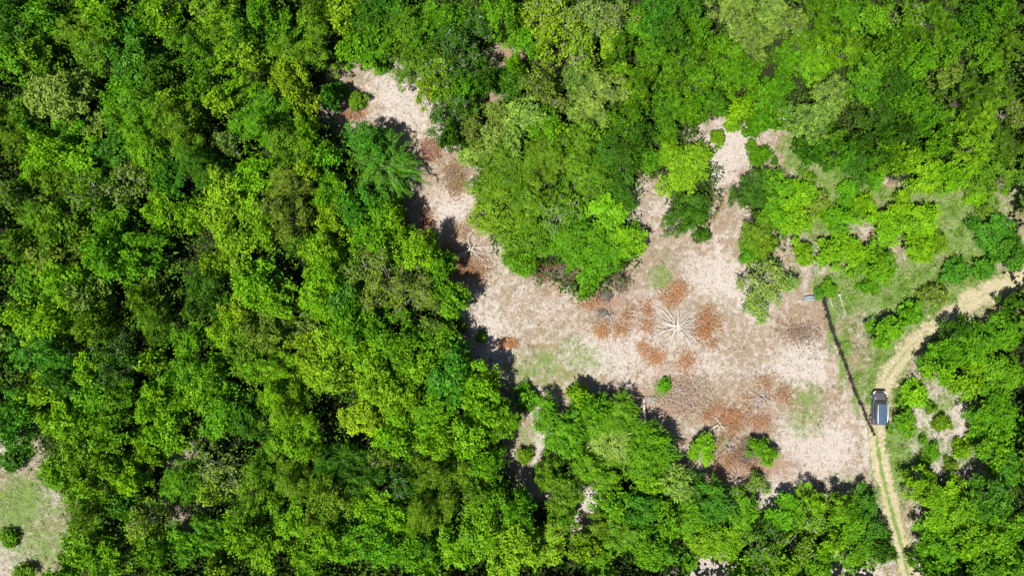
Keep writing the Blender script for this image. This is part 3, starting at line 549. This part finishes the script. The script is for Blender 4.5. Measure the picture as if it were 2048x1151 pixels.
root = link('metal_bars', None, None, (x0, y0, float(hgt(x0, y0)))); tag(root, 'bundle of grey-blue metal bars lying left of the fence top', 'metal bars'); root.rotation_euler = (0, 0, radians(7))
for i in range(4):
    yy = -.3+i*.17; L = 1.15+.12*(i % 2)
    V = np.array([(sx*L+(.1 if i > 2 else -.15), yy+sy*(.05 if i % 2 else .085), .1+i % 2*.05+sz*.06) for sz in (0, 1) for sy in (-1, 1) for sx in (-1, 1)])
    F = np.array([(0, 2, 3, 1), (4, 5, 7, 6), (0, 1, 5, 4), (2, 6, 7, 3), (0, 4, 6, 2), (1, 3, 7, 5)]); link('bar', quads('bar', V, F, m_steel if i != 3 else m_darkst), root)

# ------------------------------------------------------------------ brush fence
FL = resample([(1644, 596), (1652, 632), (1662, 662), (1674, 692), (1686, 722), (1698, 756), (1710, 790), (1724, 816), (1732, 838), (1741, 855), (1748, 870)], 1.5)
fr = np.random.RandomState(61); fp = np.array([PX(*p) for p in FL]); org = fp[0].copy()
root = link('brush_fence', None, None, (org[0], org[1], 0)); tag(root, 'long dark brush fence dividing the clearing from the roadside verge', 'fence')
m_dkw = barkmat('weathered_wood', (.012, .009, .007), (.045, .035, .028)); n = len(fp)
parts = []
for i in range(1150):
    q = fr.rand()**.9; q = q+.012*math.sin(q*70)+.006*math.sin(q*190); q = min(max(q, 0), 1); j = int(q*(n-1)); c = fp[j]-org; w = (.11+.09*math.sin(j*.31)*math.sin(j*.13))*(1-.7*(j/n)); g = float(hgt(*fp[j]))
    th = fr.normal()*.5+math.atan2(*(fp[min(j+3, n-1)]-fp[max(j-3, 0)])[::-1]); l = fr.uniform(.25, .7)*(1-.4*j/n)
    if fr.rand() < .1: th += 1.4; l *= 1.3
    p = np.array([c[0]+fr.normal()*w*.6, c[1]+fr.normal()*w*.4, g+fr.uniform(.05, .75*(1-.6*j/n))]); dd = np.array([cos(th)*l/2, sin(th)*l/2, fr.normal()*.12])
    parts.append(tube([p-dd, p+fr.normal(size=3)*.03, p+dd], [.022, .035, .012], 4))
V, F = cat(parts); link('piled_twigs', quads('piled_twigs', V, F, m_dkw), root)
for j in range(0, n, 22):
    c = fp[j]-org; g = float(hgt(*fp[j])); V, F = tube([(c[0], c[1], g-.3), (c[0]+.02, c[1], g+.5), (c[0]+.03, c[1]+.02, g+.95), (c[0]+.03, c[1]+.02, g+.97)], [.06, .055, .045, .005], 7)
    link('post', quads('post', V, F, m_dkw, smooth=True), root)
for z in (.45, .8):
    V, F = tube([(fp[j][0]-org[0], fp[j][1]-org[1], float(hgt(*fp[j]))+z) for j in range(0, n, 4)], [.01]*len(range(0, n, 4)), 4); link('wire', quads('wire', V, F, m_darkst), root)

# ------------------------------------------------------------------ the car (front towards +Y, 4.45 m long)
m_body = paint('dark_blue_paint', (.028, .048, .09), .2, .35, 1); m_hood = paint('bonnet_reflection_paint', (.07, .062, .075), .24, .3, .8)  # bonnet: its brownish reflection is painted into the base colour
m_roof = paint('roof_sky_reflection_paint', (.045, .105, .2), .18, .35, 1); m_glass = paint('dark_glass', (.006, .014, .016), .06, 0, 1)  # roof: bluer than the body, sky reflection put into the colour
m_tyre = paint('tyre', (.015, .015, .015), .85); m_rim = paint('rim', (.4, .41, .42), .3, .8); m_lamp = paint('lamp_glass', (.8, .83, .85), .1, 0, 1); m_red = paint('red_lamp', (.35, .01, .01), .2, 0, 1); m_rail = paint('roof_rail', (.75, .8, .84), .3, .3)
cx, cy = PX(1759.5, 815, .9)
car = link('parked_car', None, None, (cx, cy, float(hgt(cx, cy))+.04)); car.rotation_euler = (0, 0, radians(-1.5)); car.scale = (.96, .95, .97)
tag(car, 'dark blue car with roof rails parked on the dirt road beside the fence', 'car')
def loft(st, name, m, parent, closed=True, k=None):
    V = np.concatenate([np.asarray(s, float) for s in st]); q = len(st[0]); n = len(st)
    F = [(i*q+j, i*q+(j+1) % q, (i+1)*q+(j+1) % q, (i+1)*q+j) for i in range(n-1) for j in range(q)]
    me = bpy.data.meshes.new(name); caps = [tuple(range(q))[::-1], tuple(range((n-1)*q, n*q))] if closed else []
    me.from_pydata([tuple(v) for v in V], [], F+caps); me.materials.append(m)
    for p in me.polygons: p.use_smooth = len(p.vertices) == 4
    me.update(); return link(name, me, parent)
def ring_y(y, hw, zb, zt, crown_=.05):         # cross-section of the lower body at y
    P = []
    for a in np.linspace(0, 2*pi, 28, endpoint=False):
        ca, sa = cos(a), sin(a); e = .42
        X = hw*np.sign(ca)*abs(ca)**e; Z = (zb+zt)/2+(zt-zb)/2*np.sign(sa)*abs(sa)**e
        if sa > 0: Z += crown_*(1-(X/hw)**2)
        P.append((X, y, Z))
    return P
st = [(-2.22, .55, .45, .75), (-2.18, .78, .36, .95), (-2.0, .87, .30, 1.02), (-1.4, .91, .28, 1.03), (-.6, .915, .27, 1.0), (.3, .915, .27, .99), (.95, .91, .27, .98), (1.4, .90, .28, .93), (1.85, .86, .3, .86), (2.08, .76, .34, .78), (2.2, .6, .42, .66), (2.23, .45, .48, .6)]
loft([ring_y(*s) for s in st], 'body', m_body, car)
# bonnet panel
def panel(name, m, rows, parent, thick=.012):
    rows = np.asarray(rows, float); r, c = rows.shape[:2]; V = rows.reshape(-1, 3); I = np.arange(r*c).reshape(r, c)
    F = np.stack([I[:-1, :-1], I[:-1, 1:], I[1:, 1:], I[1:, :-1]], -1).reshape(-1, 4); o = link(name, quads(name, V, F, m, smooth=True), parent)
    md = o.modifiers.new('thickness', 'SOLIDIFY'); md.thickness = thick; md.offset = 0; return o
def bon(y): 
    return np.interp(y, [.95, 1.4, 1.85, 2.08], [.98, .93, .86, .78])+.012
def cross(x, hw): return .05*(1-(x/hw)**2)
panel('bonnet', m_hood, [[(x, y, bon(y)+cross(x, .9)+.012) for x in np.linspace(-w, w, 9)] for y, w in ((.98, .72), (1.3, .74), (1.65, .71), (1.9, .64), (2.04, .52))], car)
# cabin: rounded plan outlines shrinking towards the roof
def plan(y0, y1, hw0, hw1, z, k=32):
    P = []
    for a in np.linspace(0, 2*pi, k, endpoint=False):
        ca, sa = cos(a), sin(a); e = .38; Y = (y0+y1)/2+(y1-y0)/2*np.sign(sa)*abs(sa)**e; f = (Y-y0)/(y1-y0); hw = hw0+(hw1-hw0)*f
        P.append((hw*np.sign(ca)*abs(ca)**e, Y, z))
    return P
cab = loft([plan(-2.14, 1.16, .80, .83, .96), plan(-2.08, 1.0, .77, .79, 1.15), plan(-2.02, .78, .71, .71, 1.42), plan(-1.96, .62, .66, .65, 1.52)], 'window_glass', m_glass, car)
panel('roof', m_roof, [[(x, y, 1.545+.045*(1-(x/.68)**2)-.02*((y+.75)/1.4)**2) for x in np.linspace(-w, w, 9)] for y, w in ((-2.06, .56), (-1.96, .635), (-1.3, .67), (-.5, .68), (.35, .665), (.56, .61), (.62, .54))], car, .03)
for sx in (-1, 1):
    V, F = tube([(sx*.60, -1.72, 1.57), (sx*.62, -1.6, 1.63), (sx*.63, -.7, 1.65), (sx*.62, .35, 1.62), (sx*.60, .48, 1.56)], [.03, .035, .035, .035, .03], 7); link('roof_rail', quads('roof_rail', V, F, m_rail, smooth=True), car)
    for y0, z0, y1, z1 in ((1.12, .99, .6, 1.545), (-.35, 1.0, -.4, 1.53), (-1.2, 1.0, -1.2, 1.53), (-2.12, 1.02, -2.0, 1.53)):
        V, F = tube([(sx*.835*(1 if y0 > -1.9 else .93), y0, z0), (sx*.76, (y0+y1)/2, (z0+z1)/2+.02), (sx*.66, y1, z1)], [.045, .04, .035], 6); link('pillar', quads('pillar', V, F, m_body, smooth=True), car)
    V, F = tube([(sx*.86, .8, 1.02), (sx*.98, .78, 1.06), (sx*1.08, .76, 1.06), (sx*1.1, .76, 1.06)], [.04, .09, .08, .01], 8); link('wing_mirror', quads('wing_mirror', V, F, m_body, smooth=True), car)
    V, F = tube([(sx*.5, 2.14, .72), (sx*.66, 2.06, .76), (sx*.79, 1.88, .79), (sx*.82, 1.76, .8)], [.05, .085, .08, .02], 8); link('headlight', quads('headlight', V, F, m_lamp, smooth=True), car)
    V, F = tube([(sx*.55, -2.21, .84), (sx*.74, -2.16, .86), (sx*.85, -1.98, .88)], [.05, .07, .03], 8); link('tail_light', quads('tail_light', V, F, m_red, smooth=True), car)
    for wy_ in (-1.32, 1.38):
        wh = link('wheel', quads('wheel', *tube([(sx*.70, wy_, .33), (sx*.71, wy_, .33), (sx*.90, wy_, .33), (sx*.925, wy_, .33)], [.26, .33, .33, .28], 20), m_tyre, smooth=True), car)
        parts = [tube([(sx*.90, wy_, .33), (sx*.93, wy_, .33)], [.2, .19], 16)]
        for q in range(5):
            an = q*2*pi/5; parts.append(tube([(sx*.93, wy_, .33), (sx*.93, wy_+.19*cos(an), .33+.19*sin(an))], [.035, .025], 4))
        V, F = cat(parts); link('rim', quads('rim', V, F, m_rim), wh)
for x in (-.25, .25):
    V, F = tube([(x, 1.10, 1.0), (x+.3, .95, 1.09)], [.012, .01], 4); link('wiper', quads('wiper', V, F, m_tyre), car)

# ------------------------------------------------------------------ grass, weeds, litter, undergrowth (uncountable)
def scatter(name, N, seed, accept, L, Wd, zr, label, material, color, flat=.5, ncl=1, spread=.12, kindtag='stuff', cat_='grass', xr=(-68, 68), yr=(-39, 39)):
    rs = np.random.RandomState(seed); X = rs.uniform(*xr, N); Y = rs.uniform(*yr, N)
    keep = accept(X/GW*2048+1024, 575.5-Y/GW*2048, rs); X, Y = X[keep], Y[keep]; n = len(X)
    if ncl > 1:
        X = np.repeat(X, ncl)+rs.normal(size=n*ncl)*spread; Y = np.repeat(Y, ncl)+rs.normal(size=n*ncl)*spread
    tv = .4 if name == 'dry_grass' else 1; tintc = np.repeat(rs.normal(.5, .2*tv, n), ncl); m = len(X)
    Z0 = hgt(X, Y)+rs.uniform(*zr, m) if ncl == 1 or zr[1] < 1 else hgt(X, Y)+np.repeat(rs.uniform(*zr, n), ncl)+rs.normal(size=m)*.12
    P = np.stack([X, Y, Z0], 1); N_ = nrm(np.array([0, 0, 1.])+rs.normal(size=(m, 3))*flat)
    V, F = leaves(P, N_, L, Wd, rs, None, .15)
    o = link(name, quads(name, V, F, material, np.repeat(np.clip(tintc+rs.normal(size=m)*.15*tv, 0, 1), 4))); o.color = (*color, 1)
    tag(o, label, cat_, None, kindtag); print(name, m); return o
def onroad(X, Y): return segd(X, Y, ROADL) < 17
def acc_dry(X, Y, rs):
    op, g, l, p = cover(X, Y); q = .5+.5*np.sin(X*.045+np.sin(Y*.05)*2)*np.cos(Y*.052+np.sin(X*.03)*2)
    return (op > .5) & (rs.rand(len(X)) < .45+.5*q) & ~onroad(X, Y)
def acc_green(X, Y, rs):
    op, g, l, p = cover(X, Y); q = np.sin(X*.11+np.sin(Y*.13)*2)*np.cos(Y*.12+np.sin(X*.09)*2)
    pr = np.clip(g*1.25-.1+.18*q, 0.004, .9); rd = segd(X, Y, ROADL); pr = np.where(rd < 17, np.where((rd < 5) & (Y > 850), .22, .02), pr); pr = np.where((rd > 17) & (rd < 30), pr+.15, pr)
    return (op > .5) & (rs.rand(len(X)) < pr)
def acc_lit(X, Y, rs):
    op, g, l, p = cover(X, Y); return (op > .5) & (rs.rand(len(X)) < np.clip(l*1.1-.12, .01, .9)) & ~onroad(X, Y)
def acc_for(X, Y, rs):
    op, g, l, p = cover(X, Y); return (op < .5) & ~onroad(X, Y) & ~onroad(X+10, Y) & ~onroad(X-10, Y)
def wob(X, Y, f, a=0): return np.sin(X*f+a+2.1*np.sin(Y*f*.83+a))*np.cos(Y*f*1.1+1.7*np.sin(X*f*.71+a))
def acc_weed(X, Y, rs):
    op, g, l, p = cover(X, Y); q = wob(X, Y, .05)+wob(X, Y, .13, 1)+.6*wob(X, Y, .31, 2)
    return (op > .5) & (rs.rand(len(X)) < np.clip(.02+.10*q+.15*g, 0, .4)) & (segd(X, Y, ROADL) > 18) & (rs.rand(len(X)) < .5)
def acc_rough(X, Y, rs):
    op, g, l, p = cover(X, Y); q = wob(X, Y, .06, 3)+wob(X, Y, .16, 1)+.5*wob(X, Y, .4, 2)
    return inpoly(X, Y, VERGE) & (rs.rand(len(X)) < np.clip(g*1.1-.25+.35*q, 0, .9)) & (segd(X, Y, ROADL) > 15)
def acc_straw(X, Y, rs):
    op, g, l, p = cover(X, Y); q = wob(X, Y, .06, 3)+wob(X, Y, .16, 1)+.5*wob(X, Y, .4, 2)
    return (inpoly(X, Y, VERGE) | inpoly(X, Y, FIELD)) & (rs.rand(len(X)) < np.clip(.35-.35*q, .05, .8)) & (segd(X, Y, ROADL) > 15)
scatter('dry_grass', 330000, 201, acc_dry, .30, .022, (.01, .07), 'short bleached straw grass over the whole clearing', M_DEAD, (.41, .345, .295), .4)
scatter('green_grass', 60000, 202, acc_green, .2, .035, (.02, .14), 'patches of short green grass in the clearing and verges', M_LEAF, (.17, .27, .03), .7, 5, .11)
scatter('leaf_litter', 60000, 203, acc_lit, .15, .07, (.02, .08), 'scattered reddish dead leaves on the dry ground', M_DEAD, (.40, .21, .14), .4, 2, .1, cat_='leaf litter')
scatter('twig_litter', 26000, 209, acc_dry, .5, .035, (.03, .14), 'loose broken twigs lying over the dry clearing', M_DEAD, (.30, .24, .19), .3, 2, .3, cat_='twig litter')
scatter('dark_litter', 16000, 210, acc_weed, .16, .10, (.03, .12), 'dark dry leaves lying over the dry clearing', M_DEAD, (.13, .09, .06), .6, 7, .16, cat_='leaf litter')
scatter('weeds', 120000, 206, acc_weed, .15, .07, (.03, .3), 'small low weeds dotted over the dry clearing', M_LEAF, (.13, .19, .06), .7, 6, .12, cat_='weeds')
scatter('rough_grass', 26000, 207, acc_rough, .42, .05, (.05, .45), 'rough tufts of green grass and weeds on the verges', M_LEAF, (.13, .29, .018), .9, 16, .19)
scatter('straw_tufts', 26000, 208, acc_straw, .42, .045, (.05, .4), 'bleached straw tufts standing in the verge grass', M_DEAD, (.42, .38, .27), .8, 12, .17)
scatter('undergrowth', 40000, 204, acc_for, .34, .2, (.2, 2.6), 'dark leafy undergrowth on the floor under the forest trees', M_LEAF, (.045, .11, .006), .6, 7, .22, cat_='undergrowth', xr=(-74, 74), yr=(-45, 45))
def acc_under2(X, Y, rs):
    tall = (X < 1040) | ((Y < 330) & (rs.rand(len(X)) < .22))
    return tall & acc_for(X, Y, rs) & acc_for(X+22, Y, rs) & acc_for(X-22, Y, rs) & acc_for(X, Y+22, rs) & acc_for(X, Y-22, rs)
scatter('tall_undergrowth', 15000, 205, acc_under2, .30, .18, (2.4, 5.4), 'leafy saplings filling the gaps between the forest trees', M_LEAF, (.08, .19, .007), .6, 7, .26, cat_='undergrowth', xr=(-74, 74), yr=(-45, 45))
# the forest goes on beyond the picture: one mass
def acc_far(X, Y, rs):
    return (X < -50) | (X > 2098) | (Y < -50) | (Y > 1200)
def far_forest():
    rs = np.random.RandomState(301); N = 60000; X = rs.uniform(-122, 122, N); Y = rs.uniform(-90, 90, N); ap = 86/78.
    px, py = X*ap/GW*2048+1024, 575.5-Y*ap/GW*2048
    k = ((px < -40) | (px > 2088) | (py < -40) | (py > 1191)) & (segd(px, py, ROADL+[(1880, 1500), (1900, 2300)]) > 40) & ~((px < 120) & (px > -250) & (py > 900) & (py < 1400)); X, Y = X[k], Y[k]
    cell = 5.5; n = len(X); h = 6.5+1.8*np.sin(X/1.3)*np.sin(Y/1.5)+1.2*np.sin(X*.31+Y*.4)+rs.normal(size=n)*.5; q = 7
    P = np.repeat(np.stack([X, Y, h+hgt(X, Y)], 1), q, 0)+rs.normal(size=(n*q, 3))*.42; N_ = nrm(np.array([0, 0, .8])+rs.normal(size=P.shape)*.5)
    V, F = leaves(P, N_, .75, .5, rs); o = link('distant_forest', quads('distant_forest', V, F, M_LEAF, np.repeat(np.repeat(np.clip(.45+.25*np.sin(X*.9)*np.cos(Y*.8)+rs.normal(size=n)*.15, 0, 1), q), 4))); o.color = (.085, .17, .014, 1)
    tag(o, 'continuous green forest canopy running on beyond the picture borders', 'forest', None, 'stuff')
far_forest()
